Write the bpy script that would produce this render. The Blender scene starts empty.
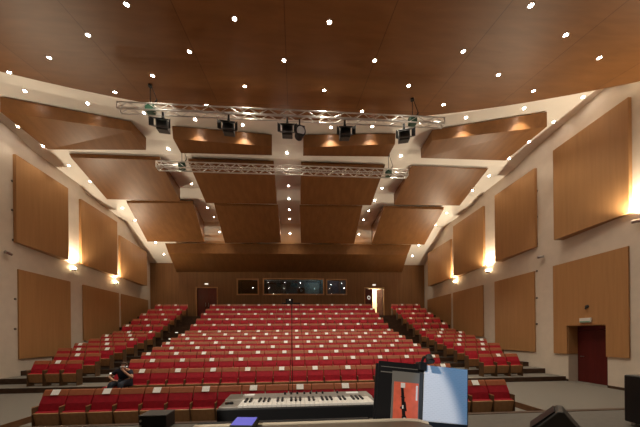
import bpy, bmesh, math, random
from mathutils import Vector, Matrix
random.seed(7)
C = bpy.context.scene.collection
PI = math.pi

# ------------------------------------------------------------------ camera
F, CX, YAW, ROLL, PU, PV, EYE = 260.0, .158, .0676, .0098, 312.2, 335.1, 1.93
cam_d = bpy.data.cameras.new('camera'); cam = bpy.data.objects.new('camera', cam_d); C.objects.link(cam)
cam_d.sensor_width = 36; cam_d.lens = F / 640 * 36
cam_d.shift_x = (320 - PU) / 640; cam_d.shift_y = (PV - 213.5) / 640
cam_d.clip_start = .05; cam_d.clip_end = 200
cam.matrix_world = Matrix.Translation((CX, 0, EYE)) @ (Matrix.Rotation(-YAW, 4, 'Z') @ Matrix.Rotation(PI/2, 4, 'X') @ Matrix.Rotation(-ROLL, 4, 'Z'))
bpy.context.scene.camera = cam
cs, sn, cr, sr = math.cos(YAW), math.sin(YAW), math.cos(ROLL), math.sin(ROLL)
def ray(u, v):
    du, dv = u-PU, v-PV
    a = (cr*du - sr*dv)/F; b = (sr*du + cr*dv)/F
    return Vector((cs*a+sn, -sn*a+cs, -b))
O = Vector((CX, 0, EYE))
def at_y(u, v, Y): r = ray(u, v); return O + r*(Y/r.y)
def at_x(u, v, X): r = ray(u, v); return O + r*((X-CX)/r.x)
def at_z(u, v, Z): r = ray(u, v); return O + r*((Z-EYE)/r.z)

# ------------------------------------------------------------------ materials
def _mat(name):
    m = bpy.data.materials.new(name); m.use_nodes = True
    nt = m.node_tree; return m, nt, nt.nodes['Principled BSDF']
def flat(name, col, rough=.6, metal=0, spec=.4, emit=None, es=0, noise=0, nscale=30):
    m, nt, b = _mat(name)
    b.inputs['Base Color'].default_value = (*col, 1); b.inputs['Roughness'].default_value = rough
    b.inputs['Metallic'].default_value = metal; b.inputs['Specular IOR Level'].default_value = spec
    if emit: b.inputs['Emission Color'].default_value = (*emit, 1); b.inputs['Emission Strength'].default_value = es
    if noise:
        tc = nt.nodes.new('ShaderNodeTexCoord'); n = nt.nodes.new('ShaderNodeTexNoise'); n.inputs['Scale'].default_value = nscale
        n.inputs['Detail'].default_value = 4
        r = nt.nodes.new('ShaderNodeValToRGB')
        r.color_ramp.elements[0].position = .3; r.color_ramp.elements[1].position = .7
        r.color_ramp.elements[0].color = (*[c*(1-noise) for c in col], 1); r.color_ramp.elements[1].color = (*[min(1, c*(1+noise)) for c in col], 1)
        nt.links.new(tc.outputs['Object'], n.inputs['Vector']); nt.links.new(n.outputs['Fac'], r.inputs['Fac']); nt.links.new(r.outputs['Color'], b.inputs['Base Color'])
    return m
def wood(name, c1, c2, stretch=(6, 6, .35), rough=.38, spec=.35, brick=None, scale=1.0):
    m, nt, b = _mat(name)
    tc = nt.nodes.new('ShaderNodeTexCoord'); mp = nt.nodes.new('ShaderNodeMapping'); mp.inputs['Scale'].default_value = stretch
    n = nt.nodes.new('ShaderNodeTexNoise'); n.inputs['Scale'].default_value = 2.2*scale; n.inputs['Detail'].default_value = 6
    n.inputs['Distortion'].default_value = .4
    r = nt.nodes.new('ShaderNodeValToRGB'); r.color_ramp.elements[0].position = .3; r.color_ramp.elements[1].position = .72
    r.color_ramp.elements[0].color = (*c1, 1); r.color_ramp.elements[1].color = (*c2, 1)
    L = nt.links.new
    L(tc.outputs['Object'], mp.inputs['Vector']); L(mp.outputs['Vector'], n.inputs['Vector']); L(n.outputs['Fac'], r.inputs['Fac'])
    out = r.outputs['Color']
    if brick:
        w, h, gap, rot = brick
        m2 = nt.nodes.new('ShaderNodeMapping'); m2.inputs['Rotation'].default_value = rot
        br = nt.nodes.new('ShaderNodeTexBrick'); br.inputs['Scale'].default_value = 1; br.inputs['Brick Width'].default_value = w
        br.inputs['Row Height'].default_value = h; br.inputs['Mortar Size'].default_value = gap; br.inputs['Mortar Smooth'].default_value = .2
        br.inputs['Color1'].default_value = (1, 1, 1, 1); br.inputs['Color2'].default_value = (.88, .88, .88, 1); br.inputs['Mortar'].default_value = (.55, .5, .48, 1)
        mx = nt.nodes.new('ShaderNodeMix'); mx.data_type = 'RGBA'; mx.blend_type = 'MULTIPLY'; mx.inputs['Factor'].default_value = 1
        L(tc.outputs['Object'], m2.inputs['Vector']); L(m2.outputs['Vector'], br.inputs['Vector'])
        L(out, mx.inputs['A']); L(br.outputs['Color'], mx.inputs['B']); out = mx.outputs['Result']
    L(out, b.inputs['Base Color']); b.inputs['Roughness'].default_value = rough; b.inputs['Specular IOR Level'].default_value = spec
    return m
def glass(name, tint=(.6, .7, .72)):
    m, nt, b = _mat(name); nt.nodes.remove(b)
    g = nt.nodes.new('ShaderNodeBsdfGlossy'); g.inputs['Roughness'].default_value = .02
    t = nt.nodes.new('ShaderNodeBsdfTransparent'); t.inputs['Color'].default_value = (*tint, 1)
    f = nt.nodes.new('ShaderNodeFresnel'); f.inputs['IOR'].default_value = 2.4
    mx = nt.nodes.new('ShaderNodeMixShader'); o = nt.nodes['Material Output']
    nt.links.new(f.outputs[0], mx.inputs[0]); nt.links.new(t.outputs[0], mx.inputs[1]); nt.links.new(g.outputs[0], mx.inputs[2]); nt.links.new(mx.outputs[0], o.inputs[0])
    return m

M = dict(
    wall=flat('pale_plaster', (.68, .59, .49), .8, noise=.04, nscale=3),
    white_ceiling=flat('white_ceiling_paint', (.82, .77, .70), .7, noise=.02, nscale=2),
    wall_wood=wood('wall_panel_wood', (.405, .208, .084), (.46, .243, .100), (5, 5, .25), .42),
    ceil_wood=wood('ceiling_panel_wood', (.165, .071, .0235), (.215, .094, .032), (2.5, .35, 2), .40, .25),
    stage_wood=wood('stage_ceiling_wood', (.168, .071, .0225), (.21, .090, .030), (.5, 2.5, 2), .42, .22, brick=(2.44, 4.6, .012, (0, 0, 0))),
    rear_wood=wood('rear_wall_wood', (.32, .17, .065), (.46, .255, .105), (7, 7, .2), .5, brick=(9, .3, .012, (0, PI/2, 0))),
    frame_wood=wood('frame_wood', (.46, .24, .10), (.56, .32, .14), (3, 3, 3), .45),
    seat_wood=wood('seat_wood', (.33, .165, .068), (.42, .22, .095), (6, 6, 3), .45),
    seat_top=wood('seat_top_wood', (.30, .085, .036), (.37, .115, .05), (3, 6, 6), .5),
    seat_side=wood('seat_side_wood', (.085, .045, .02), (.13, .068, .03), (6, 6, 3), .55),
    red=flat('red_seat_cloth', (.38, .005, .019), .75, noise=.14, nscale=14),
    dark_wood=wood('dark_riser_wood', (.045, .022, .012), (.085, .042, .022), (2, 2, 4), .6),
    pit_wood=wood('pit_edge_wood', (.10, .045, .02), (.17, .08, .035), (2, 2, 4), .6),
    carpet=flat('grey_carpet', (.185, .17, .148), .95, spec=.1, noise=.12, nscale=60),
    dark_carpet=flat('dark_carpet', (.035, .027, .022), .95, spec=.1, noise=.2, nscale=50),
    stage_floor=flat('stage_floor_grey', (.115, .105, .09), .7, noise=.08, nscale=12),
    black=flat('black_plastic', (.012, .012, .013), .45),
    socket=flat('socket_brown', (.14, .11, .085), .6),
    rubber=flat('black_rubber', (.018, .018, .018), .8),
    charcoal=flat('charcoal_plastic', (.05, .048, .046), .5),
    green_black=flat('dark_green_enamel', (.02, .07, .04), .45),
    alu=flat('truss_aluminium', (.72, .70, .67), .3, .6),
    steel=flat('dull_steel', (.45, .44, .43), .35, 1),
    chrome=flat('chrome', (.85, .85, .85), .12, 1),
    paper=flat('white_paper', (.86, .84, .80), .7),
    ivory=flat('ivory_keys', (.84, .80, .72), .35),
    red_door=wood('dark_red_door', (.085, .010, .009), (.12, .015, .013), (4, 4, .4), .4),
    lamp=flat('lamp_glow', (1, .95, .85), .5, emit=(1, .87, .74), es=45),
    sconce_glow=flat('sconce_glow', (1, .9, .7), .5, emit=(1, .80, .48), es=28),
    glass=glass('window_glass'),
    skin=flat('skin', (.50, .27, .18), .55), hair=flat('brown_hair', (.09, .05, .03), .7),
    navy=flat('navy_cloth', (.012, .016, .034), .85), denim=flat('dark_denim', (.02, .025, .04), .85),
    mask=flat('pale_mask_cloth', (.55, .65, .72), .8),
    cream=flat('cream_laminate', (.62, .55, .42), .4), tan=flat('tan_laminate', (.12, .09, .06), .5),
    grey_body=flat('keyboard_grey', (.30, .275, .24), .4, .3),
    blue_screen=flat('blue_screen', (.1, .1, .4), .3, emit=(.12, .12, .55), es=.22),
    corridor=flat('cream_corridor_paint', (.80, .72, .55), .8),
    room_dark=flat('projection_room_paint', (.10, .12, .12), .8),
    picture_red=flat('coral_red_print', (.85, .16, .09), .55, noise=.12, nscale=30),
    grey_card=flat('grey_card', (.20, .19, .17), .6),
    green_sign=flat('green_sign_film', (.22, .36, .26), .5),
    white_plastic=flat('white_plastic', (.75, .73, .68), .45),
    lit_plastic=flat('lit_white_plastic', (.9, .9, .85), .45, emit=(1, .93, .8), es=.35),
    porthole=flat('porthole_glass', (.16, .07, .07), .1, spec=.8),
)
def text_paper():
    # printed grey marks on white paper: short dashes laid out in rows
    m, nt, b = _mat('printed_notice_paper'); L = nt.links.new
    tc = nt.nodes.new('ShaderNodeTexCoord'); br = nt.nodes.new('ShaderNodeTexBrick')
    br.inputs['Scale'].default_value = 1; br.inputs['Brick Width'].default_value = .035; br.inputs['Row Height'].default_value = .03
    br.inputs['Mortar Size'].default_value = .011; br.inputs['Color1'].default_value = (.62, .6, .57, 1); br.inputs['Color2'].default_value = (.8, .78, .75, 1)
    br.inputs['Mortar'].default_value = (.93, .91, .88, 1); br.offset = .3
    mp = nt.nodes.new('ShaderNodeMapping'); mp.inputs['Rotation'].default_value = (PI/2, 0, 0)
    L(tc.outputs['Object'], mp.inputs['Vector']); L(mp.outputs['Vector'], br.inputs['Vector']); L(br.outputs['Color'], b.inputs['Base Color'])
    b.inputs['Roughness'].default_value = .7
    return m
M['notice'] = text_paper()

# ------------------------------------------------------------------ mesh helpers
def bx(bm, lo, hi, mi=0):
    vs = [bm.verts.new((x, y, z)) for z in (lo[2], hi[2]) for y in (lo[1], hi[1]) for x in (lo[0], hi[0])]
    for q in ((0, 2, 3, 1), (4, 5, 7, 6), (0, 1, 5, 4), (2, 6, 7, 3), (0, 4, 6, 2), (1, 3, 7, 5)):
        f = bm.faces.new([vs[i] for i in q]); f.material_index = mi
    return vs
def hexa(bm, p):      # eight corners: bottom ring 0-3, top ring 4-7
    vs = [bm.verts.new(q) for q in p]
    for q in ((3, 2, 1, 0), (4, 5, 6, 7), (0, 1, 5, 4), (1, 2, 6, 5), (2, 3, 7, 6), (3, 0, 4, 7)): bm.faces.new([vs[i] for i in q])
def prism(bm, poly, d):   # polygon points (3-D) pushed along vector d
    d = Vector(d); a = [bm.verts.new(p) for p in poly]; b = [bm.verts.new(Vector(p)+d) for p in poly]; n = len(a)
    bm.faces.new(a[::-1]); bm.faces.new(b)
    for i in range(n): bm.faces.new((a[i], a[(i+1) % n], b[(i+1) % n], b[i]))
def tube(bm, a, b, r, r2=None, n=8):
    a, b = Vector(a), Vector(b); d = (b-a); L = d.length
    q = d.to_track_quat('Z', 'Y'); r2 = r if r2 is None else r2
    A = [bm.verts.new(a + q @ Vector((r*math.cos(2*PI*i/n), r*math.sin(2*PI*i/n), 0))) for i in range(n)]
    B = [bm.verts.new(b + q @ Vector((r2*math.cos(2*PI*i/n), r2*math.sin(2*PI*i/n), 0))) for i in range(n)]
    bm.faces.new(A[::-1]); bm.faces.new(B)
    for i in range(n): bm.faces.new((A[i], A[(i+1) % n], B[(i+1) % n], B[i]))
def lathe(bm, prof, n=20, cap=True):
    rings = [[bm.verts.new((r*math.cos(2*PI*i/n), r*math.sin(2*PI*i/n), z)) for i in range(n)] for r, z in prof]
    for A, B in zip(rings, rings[1:]):
        for i in range(n): bm.faces.new((A[i], A[(i+1) % n], B[(i+1) % n], B[i]))
    if cap: bm.faces.new(rings[0][::-1]); bm.faces.new(rings[-1])
def obj(name, bm, mats, parent=None, bevel=0, smooth=False, kind=None):
    bmesh.ops.recalc_face_normals(bm, faces=bm.faces)
    me = bpy.data.meshes.new(name); bm.to_mesh(me); bm.free()
    for m in (mats if isinstance(mats, (list, tuple)) else [mats]): me.materials.append(M[m])
    o = bpy.data.objects.new(name, me); C.objects.link(o)
    if parent: o.parent = parent
    if bevel:
        b = o.modifiers.new('bevel', 'BEVEL'); b.width = bevel; b.segments = 2; b.limit_method = 'ANGLE'
    if smooth:
        for p in me.polygons: p.use_smooth = True
    if kind: o['kind'] = kind
    return o
def box(name, lo, hi, mat, parent=None, bevel=0, kind=None):
    bm = bmesh.new(); bx(bm, lo, hi); return obj(name, bm, mat, parent, bevel, kind=kind)
def tag(o, label, cat, group=None):
    o['label'] = label; o['category'] = cat
    if group: o['group'] = group
    return o
def thing(name, label, cat, loc=(0, 0, 0), rotz=0, group=None):
    o = bpy.data.objects.new(name, None); C.objects.link(o); o.location = loc; o.rotation_euler = (0, 0, rotz); o.empty_display_size = .1
    return tag(o, label, cat, group)
def dup(root, loc, rot=None, label=None, group=None):
    r = root.copy(); C.objects.link(r); r.location = loc
    if rot is not None: r.rotation_euler = rot
    if label: r['label'] = label
    if group: r['group'] = group
    for ch in list(root.children):
        c = ch.copy(); C.objects.link(c); c.parent = r
        for g in list(ch.children):
            d = g.copy(); C.objects.link(d); d.parent = c
    return r
ORD = ['', 'first', 'second', 'third', 'fourth', 'fifth', 'sixth', 'seventh', 'eighth', 'ninth', 'tenth', 'eleventh', 'twelfth', 'thirteenth', 'fourteenth']

# ------------------------------------------------------------------ room: floors
ROW_Y = {1: 6.25, 2: 8.6, 3: 10.25, 4: 11.0, 5: 11.8, 6: 12.64, 7: 13.49, 8: 14.33, 9: 15.18, 10: 16.02, 11: 16.9, 12: 17.77, 13: 18.68, 14: 19.63}
TOP = {1: -1.18, 2: -1.01, 3: -.85, 4: -.64, 5: -.45, 6: -.26, 7: -.065, 8: .135, 9: .32, 10: .72, 11: 1.12, 12: 1.52, 13: 1.915, 14: 2.34}
SEAT_H = .90
ROW_Z = {r: TOP[r]+EYE-SEAT_H for r in TOP}; ROW_Z[2] = 0.0
W, REAR, SY = 11.0, 21.0, 3.43
STAGE_Z = EYE-1.1
PIT_X, PIT_Y = 6.35, 7.15
edge = {r: ROW_Y[r]-.42 for r in range(3, 15)}; edge[3] = 9.72
box('floor', (-W, PIT_Y, -.6), (W, edge[3], 0), 'carpet', kind='structure')
for s in (-1, 1):
    x0, x1 = sorted((s*PIT_X, s*W)); box('floor', (x0, SY, -.6), (x1, PIT_Y, 0), 'carpet', kind='structure')
    x0, x1 = sorted((s*(PIT_X-.02), s*PIT_X)); box('trim_1', (x0, SY, -.15), (x1, PIT_Y-.02, .004), 'pit_wood', kind='structure')
box('trim_2', (-PIT_X, PIT_Y-.02, -.15), (PIT_X, PIT_Y, .004), 'pit_wood', kind='structure')
box('floor', (-PIT_X, SY, -.6), (PIT_X, PIT_Y-.02, -.15), 'carpet', kind='structure')
for r in range(3, 15):
    bm = bmesh.new(); bx(bm, (-W, edge[r], -.6), (W, edge[r+1] if r < 14 else REAR, ROW_Z[r]))
    bm.faces.ensure_lookup_table()
    for f in bm.faces: f.material_index = 1 if abs(f.normal.z) < .5 else 0
    bmesh.ops.recalc_face_normals(bm, faces=bm.faces)
    for f in bm.faces: f.material_index = 0 if f.normal.z > .5 else 1
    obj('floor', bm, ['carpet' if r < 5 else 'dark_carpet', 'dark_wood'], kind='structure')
# stage
bm = bmesh.new(); bx(bm, (-W, -6, -.6), (W, SY, STAGE_Z)); obj('floor_stage', bm, 'stage_floor', kind='structure')
box('trim_3', (-W, SY-.06, STAGE_Z), (W, SY+.012, STAGE_Z+.006), 'dark_wood', kind='structure')

# ------------------------------------------------------------------ room: walls
def holed(name, lo, hi, holes, axis, mat):
    # wall slab, holes given as (a0, a1, z0, z1); axis = the horizontal direction of the wall
    a0, a1 = lo[axis], hi[axis]
    As = sorted({a0, a1, *[h[0] for h in holes], *[h[1] for h in holes]}); Zs = sorted({lo[2], hi[2], *[h[2] for h in holes], *[h[3] for h in holes]})
    bm = bmesh.new()
    for p, q in zip(As, As[1:]):
        for z0, z1 in zip(Zs, Zs[1:]):
            if any(h[0] <= (p+q)/2 <= h[1] and h[2] <= (z0+z1)/2 <= h[3] for h in holes): continue
            l, u = list(lo), list(hi); l[axis], u[axis], l[2], u[2] = p, q, z0, z1; bx(bm, l, u)
    return obj(name, bm, mat, kind='structure')
REC = (8.32, 9.62, 0, EYE+.27)      # door recess in the right wall: y0, y1, z0, z1
holed('wall_right', (W, -6, -.6), (W+.45, REAR+.2, 10.6), [REC], 1, 'wall')
holed('wall_left', (-W-.45, -6, -.6), (-W, REAR+.2, 10.6), [], 1, 'wall')
box('wall_right_recess', (W+.45, 8.0, -.6), (W+.6, 10.0, 3.2), 'wall', kind='structure')
box('wall_stage', (-W, -6.3, -.6), (W, -6, 10.6), 'rear_wood', kind='structure')
FZ = ROW_Z[14]
DOORS = [(-7.47, -5.93, FZ, EYE+3.80), (5.96, 7.5, FZ, EYE+3.80)]
WINS = [(-4.3, -2.74, EYE+3.33, EYE+4.45), (-2.25, 2.5, EYE+3.33, EYE+4.5), (2.84, 4.38, EYE+3.33, EYE+4.45)]
holed('wall_rear', (-W, REAR, -.6), (W, REAR+.2, 9.6), DOORS+WINS, 0, 'rear_wood')
box('baseboard_right', (W-.015, 3.5, 0), (W, REC[0], .09), 'dark_wood', kind='structure')
box('baseboard_right_far', (W-.015, REC[1], 0), (W, edge[3], .09), 'dark_wood', kind='structure')
box('baseboard_left', (-W, 3.5, 0), (-W+.015, edge[3], .09), 'dark_wood', kind='structure')

box('floor_recess', (W-.002, REC[0], -.05), (W+.45, REC[1], .004), 'carpet', kind='structure')
# red door in the recess
d = thing('door_1', 'dark red door set deep in the panelled wall near the stage', 'door', (W+.41, 8.97, 0)); d['kind'] = 'structure'; del d['label']; del d['category']
box('door_leaf', (-.03, -.63, .01), (.03, .63, 2.02), 'red_door', d, .006)
box('transom_panel', (-.025, -.63, 2.03), (.02, .63, 2.19), 'red_door', d)
bm = bmesh.new(); tube(bm, (-.03, .48, 1.0), (-.09, .48, 1.0), .012); tube(bm, (-.09, .49, 1.0), (-.09, .35, 1.0), .011); obj('door_handle', bm, 'steel', d)

# rear doors, frames, projection windows
def frame(name, x0, x1, z0, z1, y0, y1, t, mat, parent, bottom=True):
    bm = bmesh.new()
    bx(bm, (x0-t, y0, z0-(t if bottom else 0)), (x0, y1, z1+t)); bx(bm, (x1, y0, z0-(t if bottom else 0)), (x1+t, y1, z1+t)); bx(bm, (x0, y0, z1), (x1, y1, z1+t))
    if bottom: bx(bm, (x0, y0, z0-t), (x1, y1, z0))
    return obj(name, bm, mat, parent)
def root_struct(name):
    e = bpy.data.objects.new(name, None); C.objects.link(e); e['kind'] = 'structure'; return e
for i, (x0, x1, z0, z1) in enumerate(DOORS):
    e = root_struct('door_%d' % (i+2))
    frame('door_frame', x0, x1, z0, z1, REAR-.06, REAR+.1, .07, 'frame_wood', e, False)
    xm = (x0+x1)/2
    def leaf(hx, sgn, ang, port='porthole'):
        bm = bmesh.new(); a, b = sorted((0, sgn*(x1-x0)/2)); bx(bm, (a+.005, -.025, .01), (b-.005, .025, z1-z0-.01))
        l = obj('door_leaf', bm, 'red_door', e); l.location = (hx, REAR+.06, z0); l.rotation_euler = (0, 0, ang)
        bm = bmesh.new(); lathe(bm, [(.15, -.01), (.15, .012), (.12, .014), (.12, -.01)], 20)
        p = obj('porthole', bm, port, l); p.rotation_euler = (PI/2, 0, 0); p.location = (sgn*.38, -.03, 1.62)
        bm = bmesh.new(); tube(bm, (0, 0, 0), (0, 0, .3), .012); h = obj('door_handle', bm, 'steel', l); h.location = (sgn*.66, -.05, .9)
    if i == 0:
        leaf(x0, 1, 0); leaf(x1, -1, 0)
    else:
        leaf(x0, 1, .38, 'lit_plastic'); leaf(x1, -1, -1.15)  # left porthole glows by its material, standing in for corridor light through the glass
# corridor behind the open door
bm = bmesh.new()
bx(bm, (4.6, REAR+2.6, FZ-.1), (9.0, REAR+2.7, FZ+3)); bx(bm, (4.5, REAR+.2, FZ-.1), (4.6, REAR+2.7, FZ+3)); bx(bm, (9.0, REAR+.2, FZ-.1), (9.1, REAR+2.7, FZ+3))
bx(bm, (4.5, REAR+.2, FZ+2.9), (9.1, REAR+2.7, FZ+3)); obj('wall_corridor', bm, 'corridor', kind='structure')
box('floor_corridor', (4.5, REAR, FZ-.2), (9.1, REAR+2.7, FZ), 'carpet', kind='structure')
for i, (x0, x1, z0, z1) in enumerate(WINS):
    e = root_struct('window_%d' % (i+1))
    frame('window_frame', x0, x1, z0, z1, REAR-.05, REAR+.12, .09, 'frame_wood', e)
    p = box('pane', (x0, REAR+.05, z0), (x1, REAR+.058, z1), 'glass', e)
# projection rooms behind the windows
bm = bmesh.new(); y0, y1, z0, z1 = REAR+.2, REAR+3.2, EYE+2.4, EYE+5.6
bx(bm, (-4.7, y1, z0), (4.5, y1+.1, z1)); bx(bm, (-4.7, y0, z0-.1), (4.5, y1, z0)); bx(bm, (-4.7, y0, z1), (4.5, y1, z1+.1))
for x in (-4.7, -2.5, 2.67, 4.45): bx(bm, (x-.05, y0, z0), (x+.05, y1, z1))
obj('wall_projection_room', bm, 'room_dark', kind='structure')

# ------------------------------------------------------------------ ceiling
PROF = [(-6.2, 9.9), (8.6, 8.47), (11.3, 8.25), (11.9, 8.07), (14.4, 8.0), (15.0, 7.76), (18.0, 7.68), (21.02, 5.72)]
PROF = [(y, z+EYE) for y, z in PROF]
PROF[0] = (6.5, PROF[1][1]+.1)
def ceil_z(Y):
    for (y0, z0), (y1, z1) in zip(PROF, PROF[1:]):
        if Y <= y1: return z0+(z1-z0)*(Y-y0)/(y1-y0)
    return PROF[-1][1]
def hit(u, v, fn):
    r = ray(u, v); lo, hi = 3.0, REAR
    g = lambda Y: (O+r*(Y/r.y)).z - fn(Y)
    for _ in range(50):
        m = (lo+hi)/2
        if g(m) < 0: lo = m
        else: hi = m
    return O+r*(lo/r.y)
bm = bmesh.new()
for (y0, z0), (y1, z1) in zip(PROF, PROF[1:]):
    hexa(bm, [(-W-.1, y0, z0), (W+.1, y0, z0), (W+.1, y1, z1), (-W-.1, y1, z1), (-W-.1, y0, z0+.3), (W+.1, y0, z0+.3), (W+.1, y1, z1+.3), (-W-.1, y1, z1+.3)])
obj('ceiling', bm, 'white_ceiling', kind='structure')
# wooden ceiling over the stage: rises towards the hall and ends in a curve
def wood_z(Y): return EYE+5.8+.25*Y
pts = [(60, 92), (120, 102), (200, 111), (285, 119), (370, 118), (440, 113), (520, 100), (580, 91)]
import numpy as np
P3 = [hit(u, v, wood_z) for u, v in pts]
A = np.array([[1, p.x**2] for p in P3]); sol = np.linalg.lstsq(A, np.array([p.y for p in P3]), rcond=None)[0]
def edge_y(X): return float(sol[0]+sol[1]*X*X)
bm = bmesh.new(); xs = [-W-.05+i*(2*W+.1)/32 for i in range(33)]; ring = []
for x in xs:
    ye = edge_y(x); r4 = []
    for y, dz in ((-6, 0), (ye, 0), (ye, .10), (-6, .10)): r4.append(bm.verts.new((x, y, wood_z(y)+dz)))
    ring.append(r4)
for a, b in zip(ring, ring[1:]):
    for i in range(4): bm.faces.new((a[i], a[(i+1) % 4], b[(i+1) % 4], b[i]))
bm.faces.new(ring[0]); bm.faces.new(ring[-1][::-1])
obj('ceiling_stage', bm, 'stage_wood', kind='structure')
# white cove between the curved edge of the stage ceiling and the hall ceiling
bm = bmesh.new(); prev = None
for i in range(45):
    x = -W+i*2*W/44; ye = edge_y(x)-.06; k = (abs(x)/W)**2.2
    yu = ye+.25+1.05*k
    cur = (bm.verts.new((x, ye, wood_z(ye)+.05)), bm.verts.new((x, yu, ceil_z(yu)+.02)))
    if prev: bm.faces.new((prev[0], prev[1], cur[1], cur[0]))
    prev = cur
o = obj('ceiling_cove', bm, 'white_ceiling', kind='structure')
so = o.modifiers.new('thick', 'SOLIDIFY'); so.thickness = .03; so.offset = 0
# hanging reflectors: image corners of front top, front bottom and rear edges (left, right)
def fz(Y): return ceil_z(Y)-.06
REFL = [
 (1, 'outer left', (0, 96.5), (131, 121.5), (0, 111.5), (131, 131), (48, 149.5), (146, 150)),
 (1, 'inner left', (172, 126), (272, 134.5), (173, 138.5), (272, 146.5), (181, 153), (272, 155.3)),
 (1, 'inner right', (303.3, 134.8), (395.5, 133.3), (303.5, 147.5), (395, 143.8), (303, 155.8), (388, 156.6)),
 (1, 'outer right', (432, 130), (547, 111.7), (432, 140.5), (547, 126.5), (421, 158), (505.5, 160.5)),
 (2, 'outer left', (69, 153), (159.5, 156.3), (71, 157.5), (159.5, 160), (107, 199.2), (180, 201.3)),
 (2, 'inner left', (188, 158.5), (273.7, 159.6), (188.7, 163), (273.8, 164), (206, 203), (277, 204)),
 (2, 'inner right', (301, 160), (385.2, 160), (301, 164.5), (385, 164.5), (300.5, 204.6), (371, 205.3)),
 (2, 'outer right', (412, 162), (488.5, 164), (411.5, 166.2), (488, 168.2), (394, 204.8), (459.5, 205.6)),
 (3, 'outer left', (126.5, 200.5), (193, 200.7), (127, 203), (193.2, 203.4), (147.5, 241.6), (204.3, 242)),
 (3, 'inner left', (214, 203), (278, 204.6), (214.3, 205.4), (278.2, 207), (225, 243), (281, 242.6)),
 (3, 'inner right', (299.5, 204.8), (362.5, 205.3), (299.7, 207), (362, 207.7), (301, 243), (354, 244)),
 (3, 'outer right', (384, 205.8), (444, 207), (383.8, 208), (443.6, 209.4), (371.5, 244), (424.4, 244.6)),
]
YR = {1: 11.15, 2: 14.35, 3: 17.85}
YF = {2: 12.0, 3: 15.05}
rown = {1: 'first', 2: 'second', 3: 'rear'}
for row, pos, ftl, ftr, fbl, fbr, rl, rr in REFL:
    if row == 1:
        a, b = hit(*ftl, fz), hit(*ftr, fz)
        c, d2 = at_y(*fbl, a.y+.04), at_y(*fbr, b.y+.04)
    else:
        a, b = at_y(*ftl, YF[row]), at_y(*ftr, YF[row]); a.z = min(a.z, fz(a.y)); b.z = min(b.z, fz(b.y))
        c, d2 = at_y(*fbl, YF[row]+.03), at_y(*fbr, YF[row]+.03)
    e, f = at_y(*rl, YR[row]), at_y(*rr, YR[row])
    g, h = e.copy(), f.copy(); g.z = max(ceil_z(e.y)-.05, e.z+.08); h.z = max(ceil_z(f.y)-.05, f.z+.08)
    g.y += .02; h.y += .02
    org = (c+d2+e+f)/4
    bm = bmesh.new(); hexa(bm, [q-org for q in (c, d2, f, e, a, b, h, g)])
    # leave the outer walls' sides inside the hall
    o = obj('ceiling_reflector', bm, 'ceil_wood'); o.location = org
    tag(o, 'large wooden ceiling reflector, %s one in the %s row from the stage' % (pos, rown[row]), 'ceiling panel', 'wooden ceiling reflectors')
    for vtx in o.data.vertices:
        if abs(vtx.co.x+org.x) > 10.6: vtx.co.x = math.copysign(10.6, vtx.co.x+org.x)-org.x
# full-width soffit in front of the rear wall
bm = bmesh.new(); Ys = 18.45
q = [at_y(165, 243.2, Ys), at_y(411.5, 244.6, Ys), at_y(168.5, 253, Ys+.05), at_y(407.5, 254.8, Ys+.05), at_y(176.5, 272, REAR-.01), at_y(402, 272.3, REAR-.01)]
hexa(bm, [q[2], q[3], q[5], q[4], q[0], q[1], Vector((q[5].x, REAR-.01, EYE+5.72)), Vector((q[4].x, REAR-.01, EYE+5.72))])
obj('ceiling_soffit', bm, 'ceil_wood', kind='structure')

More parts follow.
